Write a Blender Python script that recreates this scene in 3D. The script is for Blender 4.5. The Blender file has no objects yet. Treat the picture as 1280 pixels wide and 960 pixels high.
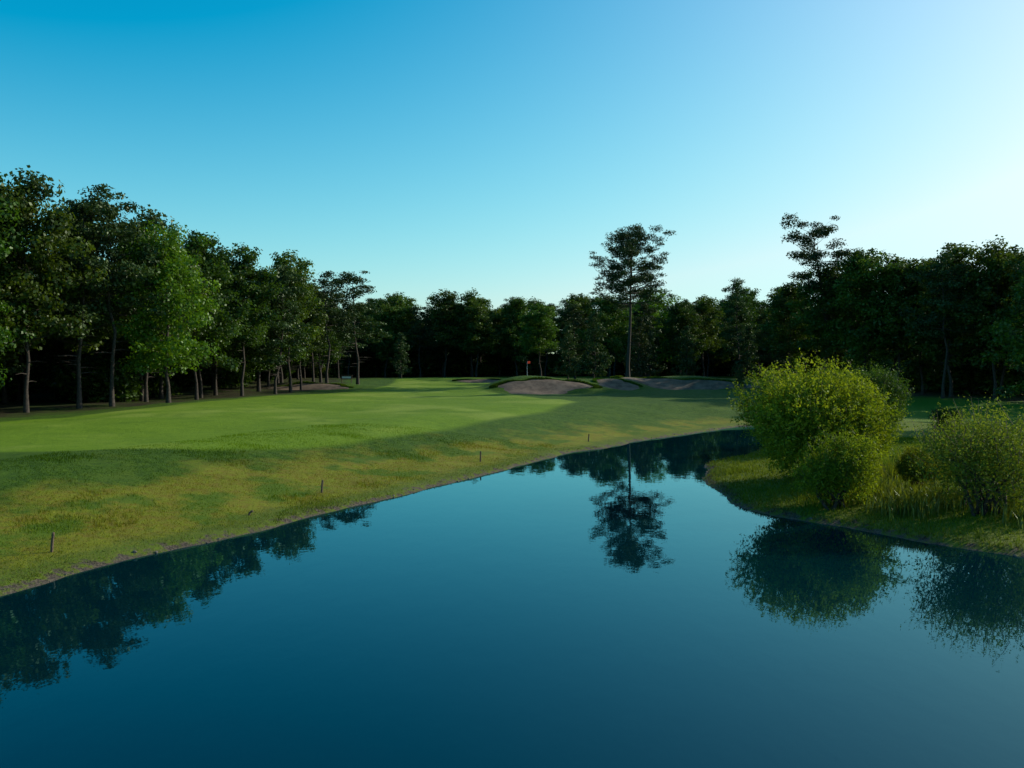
import bpy, math, numpy as np
from mathutils import Vector
scene = bpy.context.scene
scene.view_settings.view_transform = 'Standard'
scene.view_settings.look = 'None'
scene.view_settings.exposure = 0
R0 = np.random.default_rng(7)

# ------------------------------------------------------------------ helpers
def sstep(a, b, x):
    t = np.clip((x - a) / (b - a), 0, 1)
    return t * t * (3 - 2 * t)

_ns = np.random.default_rng(3)
_NK = []
for _ in range(14):
    a = _ns.uniform(0, 2 * math.pi); f = _ns.uniform(0.55, 1.6)
    _NK.append((f * math.cos(a), f * math.sin(a), _ns.uniform(0, 6.28)))
def nz(x, y, freq=1.0):
    s = 0
    for kx, ky, p in _NK:
        s = s + np.sin(kx * x * freq + ky * y * freq + p)
    return s / 4.2

def sdist(poly, x, y):
    """signed distance, positive OUTSIDE polygon"""
    P = np.array(poly, float); n = len(P)
    d = np.full(x.shape, 1e18); inside = np.zeros(x.shape, bool)
    for i in range(n):
        ax, ay = P[i]; bx, by = P[(i + 1) % n]
        ex, ey = bx - ax, by - ay
        t = np.clip(((x - ax) * ex + (y - ay) * ey) / (ex * ex + ey * ey), 0, 1)
        dx = x - (ax + t * ex); dy = y - (ay + t * ey)
        d = np.minimum(d, dx * dx + dy * dy)
        c = ((ay > y) != (by > y)) & (x < (bx - ax) * (y - ay) / (by - ay + 1e-12) + ax)
        inside ^= c
    d = np.sqrt(d)
    return np.where(inside, -d, d)

POND = [(-26,-30),(-22,-10),(-19,2),(-16.5,10),(-14.4,17),(-12.9,22.3),(-12.4,25.4),(-11.1,27.9),(-9.4,30.5),
        (-7.4,34.1),(-5.5,37.8),(-3.1,42.9),(0,49.2),(4.1,56.8),(9.4,65.2),(15.2,73),(20.5,79.5),(26,82),(30,79),
        (28,73),(22,67),(17,60.5),(14.0,54.5),(11.6,51),(9.95,46),(8.9,41),(9.1,36.8),(10.3,33.7),(11.9,31.4),
        (13.3,28.9),(15.5,26.9),(20,24),(27,20),(34,10),(40,-10),(40,-30)]
FAIR = [(-24.5,42.4),(-15.3,43.8),(-10.6,48.8),(-4.4,61),(2.8,76),(6.5,90),(2,106),(-4,122),(-1,150),(-1,176),
        (-12,188),(-23,181),(-20,150),(-19,131),(-25,108),(-29,84),(-33,66),(-50,50),(-70,35),(-60,20),(-36,34)]
WOODS = [(-200,-60),(-60,-40),(-52,20),(-46,52),(-39,66),(-33.5,82),(-30,98),(-28,118),(-27,140),(-33,175),
         (-20,206),(60,210),(58,190),(60,150),(53,120),(61,98),(75,60),(60,0),(400,-60),(400,400),(-400,400)]
# x, y, rx, ry, mound height
BUNKERS = [(4.2,121,6.8,4.6,1.9),(25.5,131,10.5,3.6,1.4),(14.8,126.5,3.8,3.0,1.7),(-29,129,6.0,2.6,1.0),(-5,152,4,1.8,0.6)]

def shore(x, y):
    s = sdist(POND, x, y)
    return s + 0.30 * nz(x, y, 0.55) + 0.12 * nz(x + 31, y, 2.1)
def side(x, y):
    xl = np.interp(y, [0, 30, 60, 80, 100, 200], [0, 0, 11, 26, 36, 60])
    return 1 / (1 + np.exp(-np.clip((x - xl) / 2.5, -30, 30)))
def height(x, y, s=None):
    if s is None: s = shore(x, y)
    r = side(x, y)
    left = 0.16 * sstep(0, 0.5, s) + 1.4 * sstep(0.2, 14, s)
    right = 0.18 * sstep(0, 0.6, s) + 0.4 * sstep(0.3, 6, s) + 0.5 * sstep(8, 40, s)
    z = left * (1 - r) + right * r
    z = np.where(s < 0, np.maximum(-2.0, s * 0.35), z)
    land = sstep(2, 20, s)
    z = z + land * (0.20 * nz(x, y, 0.09) + 0.06 * nz(x, y, 0.4) + 0.5 * sstep(90, 170, y))
    z = z + .7 * np.exp(-((x + 8) / 22) ** 2 - ((y - 163) / 20) ** 2) + .45 * np.exp(-((x + 27) / 9) ** 2 - ((y - 92) / 30) ** 2)
    z = z + sstep(0.3, 2, s) * (0.035 * nz(x, y, 1.3))
    for bx, by, rx, ry, h in BUNKERS:
        ex = ((x - bx - .2 * rx * nz(x, y, .2)) / (rx * 1.25)) ** 2
        z = z + h * (1 + .22 * nz(x, y, .35)) * np.exp(-ex ** 1.2) * sstep(by - ry * .8, by + ry * .8, y) * (1 - sstep(by + ry * 1.1, by + ry * 4.0, y))
        z = z - 0.45 * np.exp(-(((x - bx) / rx) ** 2 + ((y - by + ry * .5) / ry) ** 2) * 2.0)
    return z
def hz(x, y):
    return float(height(np.array([float(x)]), np.array([float(y)]))[0])

class MB:
    def __init__(s): s.v = []; s.f = []; s.m = []; s.t = []; s.n = 0
    def add(s, v, f, mat=0, tint=0.5):
        v = np.asarray(v, float).reshape(-1, 3); f = np.asarray(f, int).reshape(-1, 4)
        s.v.append(v); s.f.append(f + s.n); s.n += len(v)
        s.m.append(np.full(len(f), mat)); s.t.append(np.broadcast_to(np.asarray(tint, float), (len(f),)).copy())
    def mesh(s, name, mats, smooth_mats=()):
        v = np.concatenate(s.v); f = np.concatenate(s.f); m = np.concatenate(s.m); t = np.concatenate(s.t)
        me = bpy.data.meshes.new(name)
        me.vertices.add(len(v)); me.vertices.foreach_set('co', v.ravel())
        me.loops.add(len(f) * 4); me.loops.foreach_set('vertex_index', f.ravel().astype(np.int32))
        me.polygons.add(len(f)); me.polygons.foreach_set('loop_start', (np.arange(len(f)) * 4).astype(np.int32))
        me.polygons.foreach_set('material_index', m.astype(np.int32))
        for mt in mats: me.materials.append(mt)
        me.update(calc_edges=True)
        sm = np.isin(m, list(smooth_mats)); me.polygons.foreach_set('use_smooth', sm)
        a = me.attributes.new('tint', 'FLOAT', 'FACE'); a.data.foreach_set('value', t.astype(np.float32))
        me.validate()
        return me

def link(me, name, loc=(0, 0, 0), rz=0, sc=1.0, coll=None):
    o = bpy.data.objects.new(name, me); o.location = loc; o.rotation_euler = (0, 0, rz)
    o.scale = (sc, sc, sc) if not isinstance(sc, tuple) else sc
    (coll or scene.collection).objects.link(o); return o

def tube(B, pts, rad, n=6, mat=0, tint=0.5):
    pts = np.asarray(pts, float); k = len(pts)
    tan = np.gradient(pts, axis=0); tan /= np.linalg.norm(tan, axis=1)[:, None] + 1e-9
    ref = np.array([1, 0, 0.]) if abs(tan[0][2]) > .8 else np.array([0, 0, 1.])
    V = []
    for i in range(k):
        u = np.cross(tan[i], ref); u /= np.linalg.norm(u) + 1e-9; w = np.cross(tan[i], u)
        a = np.arange(n) * 2 * math.pi / n
        V.append(pts[i] + rad[i] * (np.cos(a)[:, None] * u + np.sin(a)[:, None] * w))
    F = []
    for i in range(k - 1):
        for j in range(n):
            F.append((i * n + j, i * n + (j + 1) % n, (i + 1) * n + (j + 1) % n, (i + 1) * n + j))
    B.add(np.concatenate(V), F, mat, tint)

def leaves(B, c, size, rng, mat=1, tint=0.5, nrm=None, asp=0.55):
    n = len(c)
    nn = rng.normal(size=(n, 3))
    if nrm is not None: nn = nn * 0.55 + nrm
    nn /= np.linalg.norm(nn, axis=1)[:, None] + 1e-9
    r = rng.normal(size=(n, 3)); u = np.cross(nn, r); u /= np.linalg.norm(u, axis=1)[:, None] + 1e-9
    w = np.cross(nn, u)
    sz = size * rng.uniform(0.6, 1.35, n)[:, None]
    V = np.stack([c - u * sz * .5, c + w * sz * asp * .5, c + u * sz * .5, c - w * sz * asp * .5], 1)
    B.add(V.reshape(-1, 3), np.arange(n * 4).reshape(-1, 4), mat, tint)

def clump(B, c, r, flat, n, size, rng, tint, asp=.6):
    d = rng.normal(size=(n, 3)); d /= np.linalg.norm(d, axis=1)[:, None]
    rr = rng.uniform(0, 1, n) ** 0.42
    rr *= 1 + 0.25 * np.sin(d[:, 0] * 5 + c[0] * 3) * np.sin(d[:, 1] * 4 + c[2])
    p = d * rr[:, None] * r; p[:, 2] *= flat
    leaves(B, c + p, size, rng, 1, np.clip(tint + rng.normal(0, .12, n), 0, 1), nrm=d * .8 + np.array([0, 0, .3]), asp=asp)

def make_tree(name, mats, seed, H, cb, R, env, nbr, rise, clr, flat, lsize, nleaf, tr=0.25, wander=0.3, cpb=4,
              skew=(0, 0), dead=0, top=True, asp=.6, curl=0.0, inner=.75):
    rng = np.random.default_rng(seed); B = MB()
    K = 9; zz = np.linspace(-0.4, H * 0.97, K)
    off = np.cumsum(rng.normal(0, wander, (K, 2)), 0); off[0] = off[1] = 0
    tz = np.clip(zz / H, 0, 1)
    px = off[:, 0] + skew[0] * tz ** 1.5; py = off[:, 1] + skew[1] * tz ** 1.5
    rad = tr * (1 - 0.88 * tz); rad[0] *= 1.5
    tr_pts = np.stack([px, py, zz], 1); tube(B, tr_pts, rad, 8)
    def tp(z): return np.array([np.interp(z, zz, px), np.interp(z, zz, py), z])
    for i in range(nbr):
        t = (i + rng.uniform(0, 1)) / nbr; t = t ** 0.95
        z0 = cb + (H * 0.96 - cb) * t
        L = R * env(t) * rng.uniform(0.6, 1.15)
        az = i * 2.39996 + rng.normal(0, .45); up = rise(t) + rng.normal(0, .15)
        o = tp(z0 - L * math.sin(up) * 0.35)
        dr = np.array([math.cos(az) * math.cos(up), math.sin(az) * math.cos(up), math.sin(up)])
        ss = np.linspace(0, 1, 5); bend = rng.normal(0, .12, 3) * L + np.array([0, 0, curl * L])
        pts = o + ss[:, None] * dr * L + (ss ** 2)[:, None] * bend + (np.sin(ss * 3.1) * -.05 * L)[:, None] * np.array([0, 0, 1])
        r0 = max(.035, tr * .38 * (1 - .6 * t)) * (0.5 + 0.5 * min(1, L / R))
        tube(B, pts, r0 * (1 - .8 * ss), 5)
        nc = max(1, int(round(cpb * L / R + .4)))
        tb = rng.uniform(.2, .85)
        for j in range(nc):
            q = 1 - j * inner / max(nc, 1) * rng.uniform(.8, 1.1); q = min(max(q, .25), 1)
            b = o + q * dr * L + q * q * bend
            e = b + rng.normal(0, .45, 3) * clr * np.array([1, 1, .7]) + np.array([0, 0, clr * .2])
            tube(B, [b - dr * .3, (b + e) / 2 - np.array([0, 0, .1]), e], [r0 * .3, r0 * .22, .015], 4)
            cr = clr * rng.uniform(.6, 1.3)
            clump(B, e, cr, flat * rng.uniform(.8, 1.2), int(nleaf * (cr / clr) ** 2), lsize, rng, tb * .6 + rng.uniform(0, .4), asp)
    if top:
        for _ in range(3):
            clump(B, tp(H * .95) + rng.normal(0, .4, 3) * clr + np.array([0, 0, -clr * .3]), clr * .8, flat * 1.1, int(nleaf * .7), lsize, rng, rng.uniform(.3, .8), asp)
    for _ in range(dead):
        z0 = rng.uniform(cb * .45, cb); az = rng.uniform(0, 6.28); L = rng.uniform(.8, 2.2)
        o = tp(z0); tube(B, [o, o + np.array([math.cos(az), math.sin(az), .1]) * L * .5, o + np.array([math.cos(az), math.sin(az), .0]) * L], [.05, .035, .01], 4)
    return B.mesh(name, mats, smooth_mats=(0,))

# ------------------------------------------------------------------ materials
def newmat(name):
    m = bpy.data.materials.new(name); m.use_nodes = True; nt = m.node_tree; nt.nodes.clear()
    return m, nt, nt.nodes.new('ShaderNodeOutputMaterial')
def N(nt, t, **k):
    n = nt.nodes.new(t)
    for a, b in k.items(): setattr(n, a, b)
    return n
def rgb(nt, a, b, fac):
    m = nt.nodes.new('ShaderNodeMix'); m.data_type = 'RGBA'
    for s, v in ((m.inputs[6], a), (m.inputs[7], b), (m.inputs[0], fac)):
        if isinstance(v, bpy.types.NodeSocket): nt.links.new(v, s)
        elif isinstance(v, tuple): s.default_value = (*v, 1)
        else: s.default_value = v
    return m.outputs[2]
def mapr(nt, val, a, b, c=0, d=1, smooth=True):
    m = nt.nodes.new('ShaderNodeMapRange'); m.interpolation_type = 'SMOOTHSTEP' if smooth else 'LINEAR'
    nt.links.new(val, m.inputs[0])
    for i, v in enumerate((a, b, c, d)): m.inputs[i + 1].default_value = v
    return m.outputs[0]
def math_(nt, op, a, b=0.0):
    m = nt.nodes.new('ShaderNodeMath'); m.operation = op
    for s, v in ((m.inputs[0], a), (m.inputs[1], b)):
        if isinstance(v, bpy.types.NodeSocket): nt.links.new(v, s)
        else: s.default_value = v
    return m.outputs[0]
def noise(nt, scale, detail=4, rough=.6, coord=None):
    n = nt.nodes.new('ShaderNodeTexNoise'); n.inputs['Scale'].default_value = scale
    n.inputs['Detail'].default_value = detail; n.inputs['Roughness'].default_value = rough
    if coord is None:
        g = nt.nodes.new('ShaderNodeNewGeometry'); coord = g.outputs['Position']
    nt.links.new(coord, n.inputs['Vector']); return n.outputs[0]
def attr(nt, name):
    a = nt.nodes.new('ShaderNodeAttribute'); a.attribute_name = name; return a.outputs['Fac']

def leafmat(name, dark, light, trans=0.4, gloss=.05, tcol=(1.25, 1.2, .5)):
    m, nt, out = newmat(name)
    t = attr(nt, 'tint'); oi = nt.nodes.new('ShaderNodeObjectInfo')
    c = rgb(nt, dark, light, t)
    hs = nt.nodes.new('ShaderNodeHueSaturation'); nt.links.new(c, hs.inputs['Color'])
    nt.links.new(mapr(nt, oi.outputs['Random'], 0, 1, .475, .52, False), hs.inputs['Hue'])
    nt.links.new(mapr(nt, math_(nt, 'FRACT', math_(nt, 'MULTIPLY', oi.outputs['Random'], 7.3), 0), 0, 1, .7, 1.35, False), hs.inputs['Value'])
    c = hs.outputs[0]
    d = N(nt, 'ShaderNodeBsdfDiffuse'); nt.links.new(c, d.inputs[0])
    tr = N(nt, 'ShaderNodeBsdfTranslucent')
    mm = nt.nodes.new('ShaderNodeMix'); mm.data_type = 'RGBA'; mm.blend_type = 'MULTIPLY'; mm.inputs[0].default_value = 1
    nt.links.new(c, mm.inputs[6]); mm.inputs[7].default_value = (*tcol, 1); nt.links.new(mm.outputs[2], tr.inputs[0])
    g = N(nt, 'ShaderNodeBsdfGlossy'); g.inputs['Roughness'].default_value = .45; g.inputs[0].default_value = (.6, .7, .6, 1)
    m1 = nt.nodes.new('ShaderNodeMixShader'); m1.inputs[0].default_value = trans
    nt.links.new(d.outputs[0], m1.inputs[1]); nt.links.new(tr.outputs[0], m1.inputs[2])
    m2 = nt.nodes.new('ShaderNodeMixShader'); m2.inputs[0].default_value = gloss
    nt.links.new(m1.outputs[0], m2.inputs[1]); nt.links.new(g.outputs[0], m2.inputs[2])
    nt.links.new(m2.outputs[0], out.inputs[0]); return m

def simplemat(name, c1, c2, scale=8, rough=.9, bump=.3):
    m, nt, out = newmat(name)
    p = N(nt, 'ShaderNodeBsdfPrincipled'); p.inputs['Roughness'].default_value = rough
    n = noise(nt, scale, 5, .65); nt.links.new(rgb(nt, c1, c2, mapr(nt, n, .35, .65)), p.inputs['Base Color'])
    b = N(nt, 'ShaderNodeBump'); b.inputs['Strength'].default_value = bump; b.inputs['Distance'].default_value = .04
    nt.links.new(n, b.inputs['Height']); nt.links.new(b.outputs[0], p.inputs['Normal'])
    nt.links.new(p.outputs[0], out.inputs[0]); return m

bark = simplemat('bark', (.018, .014, .011), (.055, .043, .032), 6)
oak_l = leafmat('oak_leaves', (.014, .038, .006), (.070, .130, .012), .42, .03)
green_l = leafmat('maple_leaves', (.03, .08, .006), (.11, .20, .010), .45, .03)
pine_l = leafmat('pine_needles', (.010, .025, .008), (.042, .074, .018), .25, .03)
willow_l = leafmat('willow_leaves', (.055, .105, .006), (.19, .25, .014), .48, .02)
shrub_l = leafmat('shrub_leaves', (.06, .11, .010), (.16, .22, .026), .45, .02)

def ground_color(nt):
    s = attr(nt, 'shore'); fa = attr(nt, 'fair'); wo = attr(nt, 'woods'); sd = attr(nt, 'sidef')
    geo = nt.nodes.new('ShaderNodeNewGeometry'); sp = nt.nodes.new('ShaderNodeSeparateXYZ'); nt.links.new(geo.outputs['Position'], sp.inputs[0])
    n1 = noise(nt, .35, 5); n2 = noise(nt, 2.2, 5, .7); n3 = noise(nt, 14, 4, .7); n4 = noise(nt, .09, 3)
    s2 = math_(nt, 'ADD', s, mapr(nt, n2, .2, .8, -1.0, 1.0, False))
    s3 = math_(nt, 'ADD', s, mapr(nt, n1, .25, .75, -3.5, 3.5, False))
    s3 = math_(nt, 'ADD', s3, mapr(nt, sp.outputs[1], 40, 80, 0, 4.0, False))
    rough_ = rgb(nt, (.026, .068, .003), (.062, .122, .006), mapr(nt, n2, .3, .7))
    rough_ = rgb(nt, rough_, (.085, .130, .008), mapr(nt, n1, .52, .75, 0, .6))
    fair_ = rgb(nt, (.105, .190, .006), (.138, .228, .010), mapr(nt, n2, .3, .7))
    fair_ = rgb(nt, fair_, (.21, .285, .035), mapr(nt, n4, .5, .66, 0, .85))  # pale dew patches, with sun sheen painted into the fairway colour
    fair_ = rgb(nt, fair_, (.072, .148, .005), mapr(nt, n1, .5, .72, 0, .6))
    fo = math_(nt, 'ADD', fa, mapr(nt, n2, .2, .8, -.35, .35, False))
    base = rgb(nt, fair_, rough_, mapr(nt, fo, -.5, .7))
    yel = rgb(nt, (.165, .14, .015), (.17, .195, .011), mapr(nt, n2, .35, .62))
    yel = rgb(nt, yel, (.08, .14, .007), mapr(nt, n1, .47, .6))
    yel = rgb(nt, yel, (.13, .08, .028), mapr(nt, n3, .57, .73, 0, .6))
    bank = rgb(nt, yel, base, mapr(nt, s3, 5.0, 10.0))
    rb = rgb(nt, (.10, .15, .010), (.14, .17, .014), mapr(nt, n2, .35, .65))
    rb = rgb(nt, rb, (.07, .16, .008), mapr(nt, s3, 6, 16))
    bank = rgb(nt, bank, rb, sd)
    moss = rgb(nt, (.11, .175, .010), (.085, .10, .014), mapr(nt, n3, .4, .6))
    bank = rgb(nt, moss, bank, mapr(nt, s2, .8, 2.2))
    mud = rgb(nt, (.05, .042, .032), (.13, .105, .075), mapr(nt, n3, .35, .7))
    bank = rgb(nt, mud, bank, mapr(nt, s2, .0, .5))
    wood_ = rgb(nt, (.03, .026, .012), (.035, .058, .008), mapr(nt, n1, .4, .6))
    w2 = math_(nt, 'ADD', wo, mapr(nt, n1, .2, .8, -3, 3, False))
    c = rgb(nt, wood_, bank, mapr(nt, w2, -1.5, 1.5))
    k = mapr(nt, n3, .2, .8, .72, 1.28, False)
    mm = nt.nodes.new('ShaderNodeVectorMath'); mm.operation = 'SCALE'
    nt.links.new(c, mm.inputs[0]); nt.links.new(k, mm.inputs['Scale'])
    return mm.outputs[0], n3, n2

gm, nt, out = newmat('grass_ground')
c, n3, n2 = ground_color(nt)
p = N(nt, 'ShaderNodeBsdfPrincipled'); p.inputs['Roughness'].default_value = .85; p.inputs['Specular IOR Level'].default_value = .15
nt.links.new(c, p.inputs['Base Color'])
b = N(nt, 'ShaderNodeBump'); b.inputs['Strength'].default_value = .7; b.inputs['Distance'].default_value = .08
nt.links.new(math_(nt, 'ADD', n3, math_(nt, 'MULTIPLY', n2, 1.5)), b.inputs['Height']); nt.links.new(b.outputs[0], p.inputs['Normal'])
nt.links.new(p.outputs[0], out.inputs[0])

bm_, nt, out = newmat('grass_blades')
c, _, _ = ground_color(nt)
t = attr(nt, 'tint')
vm = nt.nodes.new('ShaderNodeVectorMath'); vm.operation = 'SCALE'; nt.links.new(c, vm.inputs[0]); nt.links.new(mapr(nt, t, 0, 1, .7, 1.35, False), vm.inputs['Scale'])
d = N(nt, 'ShaderNodeBsdfDiffuse'); tr = N(nt, 'ShaderNodeBsdfTranslucent')
nt.links.new(vm.outputs[0], d.inputs[0]); nt.links.new(vm.outputs[0], tr.inputs[0])
mx = nt.nodes.new('ShaderNodeMixShader'); mx.inputs[0].default_value = .4
nt.links.new(d.outputs[0], mx.inputs[1]); nt.links.new(tr.outputs[0], mx.inputs[2]); nt.links.new(mx.outputs[0], out.inputs[0])

# ------------------------------------------------------------------ terrain
def axis(segs, a_out, b_out):
    xs = []
    for a, b_, st in segs: xs += list(np.arange(a, b_, st))
    xs.append(segs[-1][1])
    st = segs[-1][2]; x = xs[-1]
    while x < b_out: st *= 1.25; x += st; xs.append(x)
    st = segs[0][2]; x = xs[0]; pre = []
    while x > a_out: st *= 1.25; x -= st; pre.append(x)
    return np.array(pre[::-1] + xs)
gx = axis([(-45, -22, .8), (-22, 38, .4), (38, 60, .8)], -3000, 3000)
gy = axis([(-10, 14, 1.0), (14, 84, .4), (84, 112, .8), (112, 140, .4), (140, 175, .8)], -600, 4000)
X, Y = np.meshgrid(gx, gy); xf, yf = X.ravel(), Y.ravel()
sf = shore(xf, yf); zf = height(xf, yf, sf)
V = np.stack([xf, yf, zf], 1); nx, ny = len(gx), len(gy)
ii = (np.arange(ny - 1)[:, None] * nx + np.arange(nx - 1)[None, :]).ravel()
B = MB(); B.add(V, np.stack([ii, ii + 1, ii + nx + 1, ii + nx], 1))
me = B.mesh('ground', [gm], smooth_mats=(0,))
def put_attrs(me, x, y, s):
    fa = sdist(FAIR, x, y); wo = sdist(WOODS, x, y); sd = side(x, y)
    for bx, by, rx, ry, h in BUNKERS:
        q = np.sqrt(((x - bx) / (rx + 2.5)) ** 2 + ((y - by - ry) / (ry * 2 + 2.5)) ** 2)
        fa = np.maximum(fa, (1 - q) * 4)
    for nme, arr in (('shore', s), ('fair', fa), ('woods', wo), ('sidef', sd)):
        a = me.attributes.new(nme, 'FLOAT', 'POINT'); a.data.foreach_set('value', arr.astype(np.float32))
put_attrs(me, xf, yf, sf)
link(me, 'ground')

sand = simplemat('bunker_sand', (.085, .058, .036), (.17, .12, .078), .9, .95, .9)
for bi, (bx, by, rx, ry, h) in enumerate(BUNKERS):
    rr = np.linspace(0, 1, 14); aa = np.linspace(0, 2 * math.pi, 73)[:-1]
    o = 1 + .16 * np.sin(2 * aa + bi * 2) + .14 * np.sin(3 * aa + bi) + .07 * np.sin(5 * aa + bi * 3) + .04 * np.sin(11 * aa)
    xs = bx + rr[:, None] * np.cos(aa) * rx * o * .92; ys = by - ry * .08 + rr[:, None] * np.sin(aa) * ry * o * .58
    zs = height(xs.ravel(), ys.ravel()).reshape(xs.shape) + .09 - .12 * (rr[:, None] ** 8)
    B = MB(); F = [(i * 72 + j, i * 72 + (j + 1) % 72, (i + 1) * 72 + (j + 1) % 72, (i + 1) * 72 + j) for i in range(13) for j in range(72)]
    B.add(np.stack([xs, ys, zs], 2).reshape(-1, 3), F)
    # shaggy turf lip along the upper rim
    n = 2600; rl = np.random.default_rng(50 + bi); a_ = rl.uniform(.05, math.pi - .05, n)
    oo = np.interp(a_, aa, o); q = rl.uniform(.93, 1.08, n)
    lx = bx + np.cos(a_) * rx * oo * .92 * q; ly = by - ry * .08 + np.sin(a_) * ry * oo * .58 * q
    lz = height(lx, ly) - .03; u_ = rl.uniform(0, 1, (n, 3)); hh = (.08 + .30 * u_[:, 0]) * (.55 + .45 * nz(lx, ly, 1.4)).clip(.3, 1.2); w_ = .05 + .05 * u_[:, 1]
    lean = -.35 * hh
    G = np.stack([np.stack([lx - w_, ly, lz], 1), np.stack([lx + w_, ly, lz], 1), np.stack([lx + w_ * .4, ly + lean, lz + hh], 1), np.stack([lx - w_ * .4, ly + lean, lz + hh], 1)], 1)
    B.add(G.reshape(-1, 3), np.arange(n * 4).reshape(-1, 4), 1, u_[:, 2])
    link(B.mesh('sand_bunker', [sand, oak_l], (0,)), 'sand_bunker')

# water
wm, nt, out = newmat('pond_water')
g = nt.nodes.new('ShaderNodeNewGeometry'); mp = nt.nodes.new('ShaderNodeMapping'); mp.inputs['Scale'].default_value = (1, .55, 1)
nt.links.new(g.outputs['Position'], mp.inputs[0])
na = noise(nt, 1.3, 3, .5, mp.outputs[0]); nb = noise(nt, 7, 2, .5, mp.outputs[0])
b = N(nt, 'ShaderNodeBump'); b.inputs['Strength'].default_value = .3; b.inputs['Distance'].default_value = .010
nt.links.new(math_(nt, 'ADD', na, math_(nt, 'MULTIPLY', nb, .14)), b.inputs['Height'])
fr = N(nt, 'ShaderNodeFresnel'); fr.inputs['IOR'].default_value = 1.37; nt.links.new(b.outputs[0], fr.inputs['Normal'])
df = N(nt, 'ShaderNodeBsdfDiffuse'); df.inputs[0].default_value = (.0004, .0155, .0215, 1)
gl = N(nt, 'ShaderNodeBsdfGlossy'); gl.inputs['Roughness'].default_value = .01; gl.inputs[0].default_value = (.45, .92, 1, 1)
nt.links.new(b.outputs[0], gl.inputs['Normal'])
mx = nt.nodes.new('ShaderNodeMixShader'); nt.links.new(fr.outputs[0], mx.inputs[0])
nt.links.new(df.outputs[0], mx.inputs[1]); nt.links.new(gl.outputs[0], mx.inputs[2]); nt.links.new(mx.outputs[0], out.inputs[0])
B = MB(); B.add([(-60, -60, 0), (60, -60, 0), (60, 95, 0), (-60, 95, 0)], [(0, 1, 2, 3)])
link(B.mesh('pond_water', [wm]), 'pond_water')

# ------------------------------------------------------------------ grass blades
def blades(name, x, y, hgt, wid, rng, mat, lean=.35):
    s = shore(x, y); z = height(x, y, s) - .02
    n = len(x); a = rng.uniform(0, 6.28, n); l = rng.uniform(0, lean, n) * hgt; la = rng.uniform(0, 6.28, n)
    ux, uy = np.cos(a) * wid / 2, np.sin(a) * wid / 2; tx, ty = np.cos(la) * l, np.sin(la) * l
    V = np.stack([np.stack([x - ux, y - uy, z], 1), np.stack([x + ux, y + uy, z], 1),
                  np.stack([x + ux * .2 + tx, y + uy * .2 + ty, z + hgt], 1), np.stack([x - ux * .2 + tx, y - uy * .2 + ty, z + hgt], 1)], 1)
    B = MB(); B.add(V.reshape(-1, 3), np.arange(n * 4).reshape(-1, 4), 0, rng.uniform(0, 1, n))
    me = B.mesh(name, [mat]); put_attrs(me, np.repeat(x, 4), np.repeat(y, 4), np.repeat(s, 4)); return link(me, name)
rng = np.random.default_rng(11)
n = 420000; y = 14 + 46 * rng.uniform(0, 1, n) ** 1.3; x = rng.uniform(-32, 8, n)
s = shore(x, y); k = (s > .15) & (s < 16) & (side(x, y) < .5) & (nz(x, y, 1.8) + rng.normal(0, .6, n) > -.5)
x, y, s = x[k], y[k], s[k]; n = len(x)
blades('bank_grass', x, y, rng.uniform(.02, .08, n) * (1 + .9 * (nz(x, y, 1.1) > .6)), .028, rng, bm_, .9)
n = 150000; x = rng.uniform(8, 34, n); y = rng.uniform(22, 62, n)
s = shore(x, y); k = (s > .15) & (s < 12) & (side(x, y) > .5); x, y, s = x[k], y[k], s[k]; n = len(x)
blades('meadow_grass', x, y, rng.uniform(.04, .16, n) * (1 + 1.3 * (nz(x, y, .9) > .4) * (s > 1.2)), .04, rng, bm_, .8)
reed = leafmat('reed_leaves', (.04, .08, .008), (.12, .17, .016), .4)
cs = [(14.6, 32.8, .9, 150), (16, 34, 1.4, 220), (18, 30.5, 1.0, 120), (14.8, 36, 1.0, 150), (20, 33, 1.3, 180), (17.5, 41, 1.6, 160), (22, 46, 2.0, 160)]
B = MB()
for cx_, cy_, r, n in cs:
    n *= 3; x = cx_ + rng.normal(0, r * .7, n); y = cy_ + rng.normal(0, r * .7, n); k = shore(x, y) > .5; x, y = x[k], y[k]; n = len(x)
    z = height(x, y) - .03; h = rng.uniform(.25, .8, n); a = rng.uniform(0, 6.28, n); l = h * rng.uniform(.05, .6, n); la = rng.uniform(0, 6.28, n)
    ux, uy = np.cos(a) * .018, np.sin(a) * .018
    p0 = np.stack([x, y, z], 1); u = np.stack([ux, uy, 0 * ux], 1)
    p1 = p0 + np.stack([np.cos(la) * l * .3, np.sin(la) * l * .3, h * .65], 1); p2 = p0 + np.stack([np.cos(la) * l, np.sin(la) * l, h], 1)
    t = rng.uniform(0, 1, n); f = np.arange(n * 4).reshape(-1, 4)
    B.add(np.stack([p0 - u, p0 + u, p1 + u, p1 - u], 1), f, 0, t); B.add(np.stack([p1 - u, p1 + u, p2 + u * .1, p2 - u * .1], 1), f, 0, t)
link(B.mesh('reeds', [reed]), 'reeds')
B = MB(); n = 9000; x = rng.uniform(-20, 24, n); y = rng.uniform(14, 82, n); s = shore(x, y); k = (s > -.05) & (s < .3) & (nz(x, y, .6) > .2)
for x_, y_, s_ in list(zip(x[k], y[k], s[k]))[:60]:
    r = rng.uniform(.02, .08); z_ = hz(x_, y_)
    a = rng.uniform(0, 6.28); dx, dy = math.cos(a) * r, math.sin(a) * r
    pts = [(x_ + dx * q, y_ + dy * q, z_ + .01 + .01 * q) for q in (-1.1, -.95, -.45, .3, .85, 1.05)]
    tube(B, pts, [.002, r * .45, r * .75 * rng.uniform(.8, 1.1), r * .7, r * .35, .002], 7)
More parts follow.
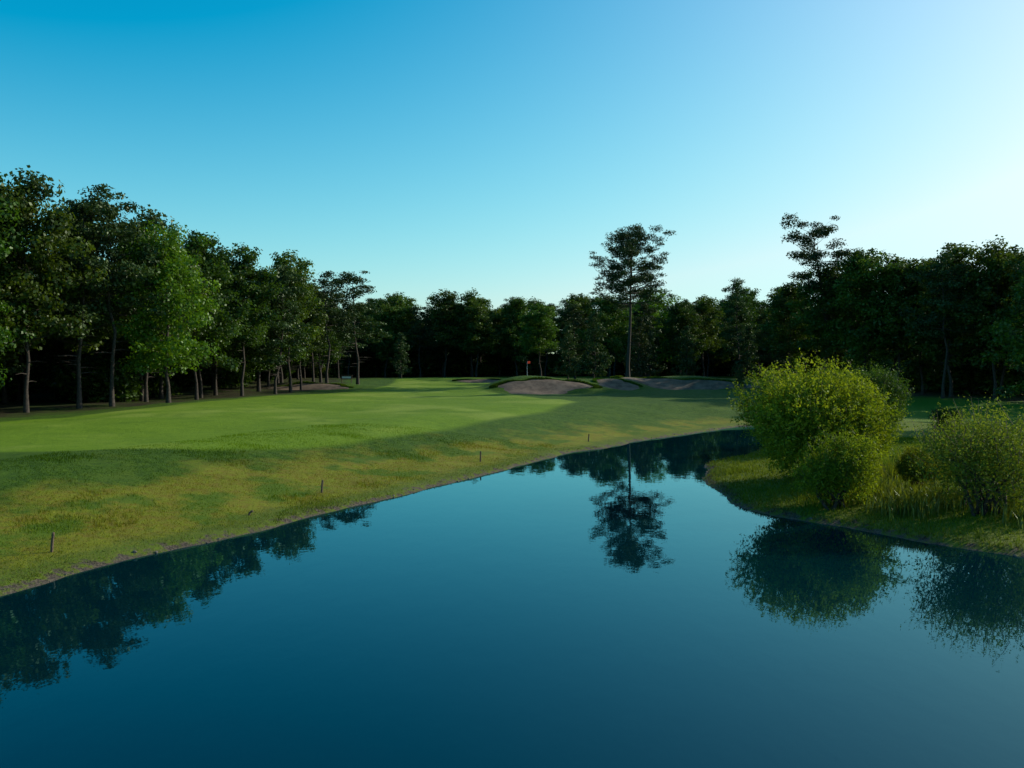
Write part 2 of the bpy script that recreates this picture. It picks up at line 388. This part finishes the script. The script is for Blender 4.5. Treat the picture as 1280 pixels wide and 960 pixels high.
link(B.mesh('shore_stones', [simplemat('stone', (.05, .046, .04), (.14, .125, .10), 12)]), 'shore_stones')

# ------------------------------------------------------------------ bushes
def bush(name, seed, W, H, nspr, nl, lsize, mats, lobes=9, up=.7, slen=.8, shell=.45):
    rng = np.random.default_rng(seed); B = MB()
    L = []
    for i in range(lobes):
        a = i * 2.4 + rng.normal(0, .3); rr = W * .5 * rng.uniform(.25, .62)
        zc = H * rng.uniform(.25, .68) * (1.08 - .35 * (rr / (W * .5)) ** 2); L.append((math.cos(a) * rr, math.sin(a) * rr, zc, W * rng.uniform(.19, .28)))
    L.append((0, 0, H * .62, W * .3)); L.append((W * .08, 0, H * .35, W * .36))
    L = np.array(L)
    for i in range(18):
        q = L[rng.integers(len(L))]; e = q[:3] + rng.normal(0, .25, 3) * q[3]
        o = np.array([rng.normal(0, .35), rng.normal(0, .35), -.2])
        m = (o + e) / 2 + rng.normal(0, .25, 3); m[2] = abs(m[2])
        tube(B, [o, o * .4 + m * .6, m * .4 + e * .6, e], [.07, .055, .04, .012], 5)
    w = L[:, 3] ** 2; idx = rng.choice(len(L), nspr, p=w / w.sum()); q = L[idx]
    d = rng.normal(size=(nspr, 3)); d /= np.linalg.norm(d, axis=1)[:, None]
    r = rng.uniform(0, 1, nspr) ** shell
    c = q[:, :3] + d * r[:, None] * q[:, 3:4] * np.array([1, 1, .95])
    k = (c[:, 2] > .15); c, d, idx = c[k], d[k], idx[k]; n = len(c)
    dr = d * .7 + np.array([0, 0, up]) + rng.normal(0, .35, (n, 3)); dr /= np.linalg.norm(dr, axis=1)[:, None]
    ln = slen * rng.uniform(.4, 1.3, n)
    tb = np.clip(.5 + .32 * np.sin(idx * 1.7) + rng.normal(0, .15, n), 0, 1)
    for j in range(nl):
        t = (j + .5) / nl
        p = c + dr * (ln * t)[:, None] + rng.normal(0, .05 + .03 * slen, (n, 3))
        leaves(B, p, lsize * (1.1 - .5 * t), rng, 1, np.clip(tb + .2 * (t - .5) + rng.normal(0, .1, n), 0, 1), asp=.45)
    for j in range(0, n, 6):
        tube(B, [c[j], c[j] + dr[j] * ln[j]], [.012, .004], 3)
    return B.mesh(name, mats, (0,))
b1 = bush('willow_bush', 1, 7.6, 5.7, 8500, 10, .16, [bark, willow_l], 16, slen=.55, up=.5, shell=.3)
b2 = bush('willow_bush_small', 2, 3.5, 2.9, 2400, 10, .12, [bark, willow_l], 7, slen=.4, shell=.35)
b3 = bush('shrub', 3, 5.6, 3.7, 2600, 10, .12, [bark, shrub_l], 12, up=.9, slen=.85)
b4 = bush('shrub_b', 4, 5.0, 5.2, 3200, 10, .17, [bark, oak_l], 8)
def place(me, name, x, y, rz=0, sc=1.0, coll=None, dz=0):
    return link(me, name, (x, y, hz(x, y) + dz), rz, sc, coll)
place(b1, 'willow_bush', 13.8, 40.5, .6, (.98, .98, .96))
place(b2, 'willow_bush', 12.6, 34.4, 0)
place(b3, 'willow_shrub', 17.1, 31.8, .4, (1.05, 1, .97))
place(b3, 'willow_shrub', 22.6, 36.5, 2.4, .8)
place(b4, 'leafy_shrub', 22.6, 56, 1, 1.02)
place(b4, 'leafy_shrub', 30.5, 62, 2, .45)
place(b2, 'willow_shrub', 17.6, 38, 2, .6)

# ------------------------------------------------------------------ trees
S = math.sin
oe = lambda t: (max(0, S(math.pi * (.2 + .74 * t)))) ** .6
oaks = [make_tree('oak_%d' % i, [bark, oak_l], 20 + i, 20, cb, Rr, oe, nb, lambda t: .3 + .6 * t, 1.2, .75, .37, 118, .2, .14, 4, dead=4, asp=.68)
        for i, (cb, Rr, nb) in enumerate([(5.5, 4.8, 44), (7, 4.3, 38), (4.5, 5.2, 48)])]
maple = make_tree('maple', [bark, green_l], 41, 18, 2.8, 5.0, oe, 50, lambda t: .25 + .6 * t, 1.2, .8, .34, 112, .22, .15, 4, asp=.65)
pe = lambda t: (1 - t) ** .5 * .8 + .2 + .18 * S(t * 23)
pines = [make_tree('pine_%d' % i, [bark, pine_l], 60 + i, 20, cb, Rr, pe, nb, lambda t: .05 + .5 * t, 1.05, .52, .31, 130, .19, .18, 3, dead=10, asp=.55, curl=.12)
         for i, (cb, Rr, nb) in enumerate([(7.0, 3.9, 33), (8.5, 4.3, 28), (4.5, 4.0, 40)])]
fir = make_tree('young_pine', [bark, pine_l], 77, 12, 1.2, 2.9, lambda t: (1 - t) ** .8 + .08, 46, lambda t: .15 + .3 * t, .75, .65, .32, 60, .15, .08, 3)
def wpe(t):
    return 1.0 if t < .10 else (.80 + .16 * S((t - .1) / .7 * math.pi)) if t < .74 else max(.35, .85 - 1.9 * (t - .74))
wp = make_tree('white_pine', [bark, pine_l], 97, 24.0, 12.4, 7.0, wpe, 52, lambda t: .06 + .72 * t, 1.15, .45, .27, 165, .34, .10, 5, dead=6, asp=.52, curl=.14, inner=.78)
lp = make_tree('leaning_pine', [bark, pine_l], 103, 24.4, 13.5, 5.4, lambda t: .55 + .55 * t if t < .7 else 1 - 1.2 * (t - .7), 26, lambda t: .1 + .4 * t, 1.3, .5, .29, 200, .3, .28, 3, skew=(-1.0, 0), dead=6, asp=.55, curl=.1)

def T(me, name, x, y, H, base, rz=None, coll=None, wide=1.0):
    k = H / base
    return place(me, name, x, y, R0.uniform(0, 6.28) if rz is None else rz, (k * wide, k * wide, k), coll)
T(oaks[2], 'oak_tree', -43.8, 70, 20.5, 20); T(oaks[0], 'oak_tree', -40.6, 74, 19.0, 20)
T(pines[0], 'pine_tree', -38.6, 79, 18.8, 20, wide=1.15); T(pines[1], 'pine_tree', -36.6, 81, 19.3, 20, wide=1.1)
T(maple, 'maple_tree', -32.6, 84, 15.4, 18); T(oaks[0], 'oak_tree', -37.6, 91, 18.6, 20)
T(oaks[2], 'oak_tree', -34.2, 96, 17.4, 20); T(maple, 'maple_tree', -42.6, 67, 13.8, 18)
T(oaks[1], 'oak_tree', -31.4, 103, 16.6, 20); T(pines[2], 'pine_tree', -29.4, 110, 16, 20, wide=1.15)
T(oaks[1], 'oak_tree', -29.0, 116, 17.4, 20); T(pines[1], 'pine_tree', -27.4, 131, 16, 20, wide=1.3)
T(pines[0], 'pine_tree', -24.2, 139, 17.8, 20, wide=1.4); T(oaks[0], 'oak_tree', -30, 126, 15.5, 20)
T(oaks[2], 'oak_tree', -46, 78, 19.5, 20); T(oaks[0], 'oak_tree', -42, 86, 18.5, 20); T(oaks[2], 'oak_tree', -36.5, 104, 16.8, 20)
T(wp, 'white_pine_tree', 18.3, 140, 23.4, 24, rz=1.9)
T(lp, 'leaning_pine_tree', 46.0, 132, 24.4, 24.4, rz=.2, wide=1.0)
for x, y, h in [(30, 152, 9.5), (39, 146, 9.5), (10, 158, 10), (24, 160, 11.5), (42.5, 140, 7), (33, 128, 3.5), (46, 120, 4), (14, 152, 12), (21.5, 149, 11), (-22, 176, 9)]:
    T(fir, 'young_pine_tree', x, y, h, 12)
T(pines[2], 'pine_tree', 44, 170, 19, 20)
for x, y, h, i in [(12.5, 176, 14.8, 0), (19, 172, 15.6, 2), (26, 178, 15.4, 0), (33, 174, 14.6, 2), (39, 180, 16, 1), (6, 184, 14.8, 1), (50, 158, 16.5, 2)]:
    T(oaks[i] if i else pines[2], 'oak_tree' if i else 'pine_tree', x, y, h, 20, wide=1.3)
for me_, nm, x, y, h, bs in [(oaks[2], 'oak_tree', 50, 127, 19.8, 20), (oaks[0], 'oak_tree', 46.5, 131, 17.5, 20), (oaks[0], 'oak_tree', 54, 124, 18.5, 20),
                             (oaks[2], 'oak_tree', 57.5, 116, 19.2, 20), (pines[1], 'pine_tree', 54.5, 112, 17.6, 20), (oaks[0], 'oak_tree', 60, 110, 18.2, 20),
                             (oaks[2], 'oak_tree', 62, 104, 18.2, 20), (oaks[2], 'oak_tree', 40.9, 67, 13.2, 20), (pines[2], 'pine_tree', 44.5, 72, 14.5, 20),
                             (oaks[2], 'oak_tree', 57.5, 124, 18.2, 20), (oaks[1], 'oak_tree', 51.5, 136, 18.8, 20), (oaks[2], 'oak_tree', 63, 114, 18.5, 20), (oaks[0], 'oak_tree', 43.5, 139, 15.5, 20)]:
    T(me_, nm, x, y, h, bs, wide=1.12)

def mass(name, pts):
    col = bpy.data.collections.new(name + '_trees')
    zs = height(np.array([p[0] for p in pts]), np.array([p[1] for p in pts]))
    for (x, y, h, me_, bs), z in zip(pts, zs):
        k = h / bs; w = R0.uniform(1.1, 1.45)
        link(me_, name + '_tree', (x, y, z), R0.uniform(0, 6.28), (k * w, k * w, k), col)
    e = bpy.data.objects.new(name, None); e.instance_type = 'COLLECTION'; e.instance_collection = col
    scene.collection.objects.link(e)
protos = [(oaks[0], 20), (oaks[1], 20), (oaks[2], 20), (pines[0], 20), (pines[1], 20), (pines[2], 20), (maple, 18)]
def scatter(n, xr, yr, cond, mind, hr, pw):
    out_ = []; tries = 0
    while len(out_) < n and tries < n * 60:
        tries += 1
        x, y = R0.uniform(*xr), R0.uniform(*yr)
        if not cond(x, y): continue
        if any((x - q[0]) ** 2 + (y - q[1]) ** 2 < mind ** 2 for q in out_): continue
        i = R0.choice(len(protos), p=pw); out_.append((x, y, R0.uniform(*hr), *protos[i]))
    return out_
pw = np.array([3, 2.5, 3, 2.5, 2, 3, .4]); pw /= pw.sum()
rowx = lambda y: np.interp(y, [30, 55, 68, 84, 98, 118, 140, 200], [-60, -54, -47, -42, -37.5, -34, -31, -36])
mass('oak_woodland', scatter(150, (-120, -30), (52, 205), lambda x, y: x < rowx(y) - .5 and x > rowx(y) - 50, 4.0, (13, 17.2), pw))
mass('distant_treeline', scatter(190, (-75, 125), (203, 262), lambda x, y: y > 205 + 6 * S(x * .11), 4.2, (14, 19.5), pw))
rx_ = lambda y: np.interp(y, [60, 90, 105, 125, 140, 165, 205], [62, 68, 64, 56, 52, 46, 44])
mass('pine_oak_woodland', scatter(100, (40, 130), (60, 205), lambda x, y: x > rx_(y) + 1, 4.6, (14, 18.3), pw))
us = []
ush = bush('understory', 8, 4.5, 3.2, 800, 8, .40, [bark, oak_l], 7)
for _ in range(230):
    x = R0.uniform(-90, 140); us.append((x, R0.uniform(214, 262), R0.uniform(3.5, 7.5), ush, 3.2))
for _ in range(120):
    y = R0.uniform(55, 205); us.append((rowx(y) - R0.uniform(6, 50), y, R0.uniform(2, 5.5), ush, 3.2))
for _ in range(80):
    y = R0.uniform(70, 200); us.append((rx_(y) + R0.uniform(6, 45), y, R0.uniform(2, 5.5), ush, 3.2))
mass('understory_shrubs', us)

# ------------------------------------------------------------------ small objects
wood = simplemat('weathered_wood', (.07, .045, .03), (.15, .10, .065), 20)
def stake(x, y, h=.55, tilt=.05):
    B = MB(); tube(B, [(0, 0, -.2), (tilt * .5, 0, h * .5), (tilt, 0, h - .03), (tilt, 0, h)], [.045, .043, .042, .02], 8)
    place(B.mesh('wooden_stake', [wood]), 'wooden_stake', x, y)
stake(-13.8, 26.4, .6, .07); stake(-8.2, 38.0, .55); stake(-1.8, 50.2, .6, .02); stake(5.4, 62.6, .55); stake(-9.9, 33.0, .18, .2)
red, ntt, o_ = newmat('red_cloth')
d = N(ntt, 'ShaderNodeBsdfDiffuse'); tr = N(ntt, 'ShaderNodeBsdfTranslucent'); mx = N(ntt, 'ShaderNodeMixShader'); mx.inputs[0].default_value = .5
d.inputs[0].default_value = (.7, .06, .03, 1); tr.inputs[0].default_value = (.75, .09, .05, 1)
ntt.links.new(d.outputs[0], mx.inputs[1]); ntt.links.new(tr.outputs[0], mx.inputs[2]); ntt.links.new(mx.outputs[0], o_.inputs[0])
wht, ntt, o_ = newmat('white_paint'); p = N(ntt, 'ShaderNodeBsdfPrincipled'); p.inputs['Base Color'].default_value = (.78, .78, .75, 1); ntt.links.new(p.outputs[0], o_.inputs[0])
B = MB(); tube(B, [(0, 0, -.1), (0, 0, 1.2), (0, 0, 2.15)], [.022, .02, .015], 8, 0)
fx = np.linspace(0, .5, 8); fv = []
for i, a in enumerate(fx): fv += [(a, .05 * S(a * 12), 2.13 - .03 * a), (a, .05 * S(a * 12 + .4), 1.77 + .06 * a)]
B.add(fv, [(2 * i, 2 * i + 1, 2 * i + 3, 2 * i + 2) for i in range(7)], 1)
place(B.mesh('golf_flagstick', [wht, red]), 'golf_flagstick', 2.2, 128.5)
B = MB()
for px_ in (-.8, .8): tube(B, [(px_, 0, -.2), (px_, 0, .6), (px_, 0, 1.25)], [.06, .06, .05], 8)
def box(B, c, s_, mat=0):
    c = np.array(c); s_ = np.array(s_) / 2
    v = [c + s_ * np.array(q) for q in [(-1,-1,-1),(1,-1,-1),(1,1,-1),(-1,1,-1),(-1,-1,1),(1,-1,1),(1,1,1),(-1,1,1)]]
    B.add(v, [(0,3,2,1),(4,5,6,7),(0,1,5,4),(1,2,6,5),(2,3,7,6),(3,0,4,7)], mat)
box(B, (0, -.07, .95), (1.9, .05, .5)); box(B, (0, -.02, 1.3), (2.0, .2, .06)); box(B, (0, -.1, .95), (1.5, .012, .32), 1)
place(B.mesh('tee_sign', [wood, wht]), 'tee_sign', -28.0, 150)

# ------------------------------------------------------------------ light, sky, camera
EL, AZ = math.radians(24), math.radians(66)
Sd = Vector((math.cos(EL) * math.sin(AZ), math.cos(EL) * math.cos(AZ), math.sin(EL)))
w = bpy.data.worlds.new('World'); scene.world = w; w.use_nodes = True; nt = w.node_tree; nt.nodes.clear()
sky = nt.nodes.new('ShaderNodeTexSky'); sky.sky_type = 'NISHITA'; sky.sun_disc = False
sky.sun_elevation = EL; sky.sun_rotation = AZ; sky.air_density = 1.0; sky.dust_density = .6; sky.ozone_density = 2.5
ST = .11
sp = nt.nodes.new('ShaderNodeSeparateColor'); nt.links.new(sky.outputs[0], sp.inputs[0])
def grade(v, k, p):   # 1-exp(-k*v^p)
    x = math_(nt, 'POWER', math_(nt, 'MULTIPLY', v, ST), p)
    return math_(nt, 'SUBTRACT', 1.0, math_(nt, 'EXPONENT', math_(nt, 'MULTIPLY', x, -k)))
r_ = math_(nt, 'MAXIMUM', math_(nt, 'MULTIPLY', math_(nt, 'SUBTRACT', math_(nt, 'MULTIPLY', sp.outputs[0], ST), .14), 1.7), .001)
r_ = math_(nt, 'MINIMUM', r_, .60)
g_ = grade(sp.outputs[1], 5.3, 1.78); b_ = grade(sp.outputs[2], 4.8, 1.75)
tc = nt.nodes.new('ShaderNodeTexCoord'); dt = nt.nodes.new('ShaderNodeVectorMath'); dt.operation = 'DOT_PRODUCT'
nt.links.new(tc.outputs['Generated'], dt.inputs[0]); dt.inputs[1].default_value = Sd
gw = math_(nt, 'POWER', math_(nt, 'MAXIMUM', dt.outputs['Value'], 0.0), 4.5)
r_ = math_(nt, 'ADD', r_, math_(nt, 'MULTIPLY', gw, .60)); g_ = math_(nt, 'ADD', g_, math_(nt, 'MULTIPLY', gw, .26)); b_ = math_(nt, 'ADD', b_, math_(nt, 'MULTIPLY', gw, .34))
cb_ = nt.nodes.new('ShaderNodeCombineColor')
for i, v in enumerate((r_, g_, b_)): nt.links.new(math_(nt, 'DIVIDE', v, ST), cb_.inputs[i])
bg = nt.nodes.new('ShaderNodeBackground'); bg.inputs[1].default_value = ST; wo = nt.nodes.new('ShaderNodeOutputWorld')
nt.links.new(cb_.outputs[0], bg.inputs[0]); nt.links.new(bg.outputs[0], wo.inputs[0])
sl = bpy.data.lights.new('sun', 'SUN'); sl.energy = 5.0; sl.angle = math.radians(.5); sl.color = (1, .91, .74)
so = bpy.data.objects.new('sun', sl); scene.collection.objects.link(so)
so.rotation_euler = Sd.to_track_quat('Z', 'Y').to_euler(); so.location = Sd * 100

cam = bpy.data.cameras.new('camera'); cam.sensor_width = 36; cam.lens = 31.16; cam.clip_end = 8000; cam.clip_start = .1
co = bpy.data.objects.new('camera', cam); co.location = (0, 0, 6); co.rotation_euler = (math.radians(90 - 1.55), 0, 0)
scene.collection.objects.link(co); scene.camera = co
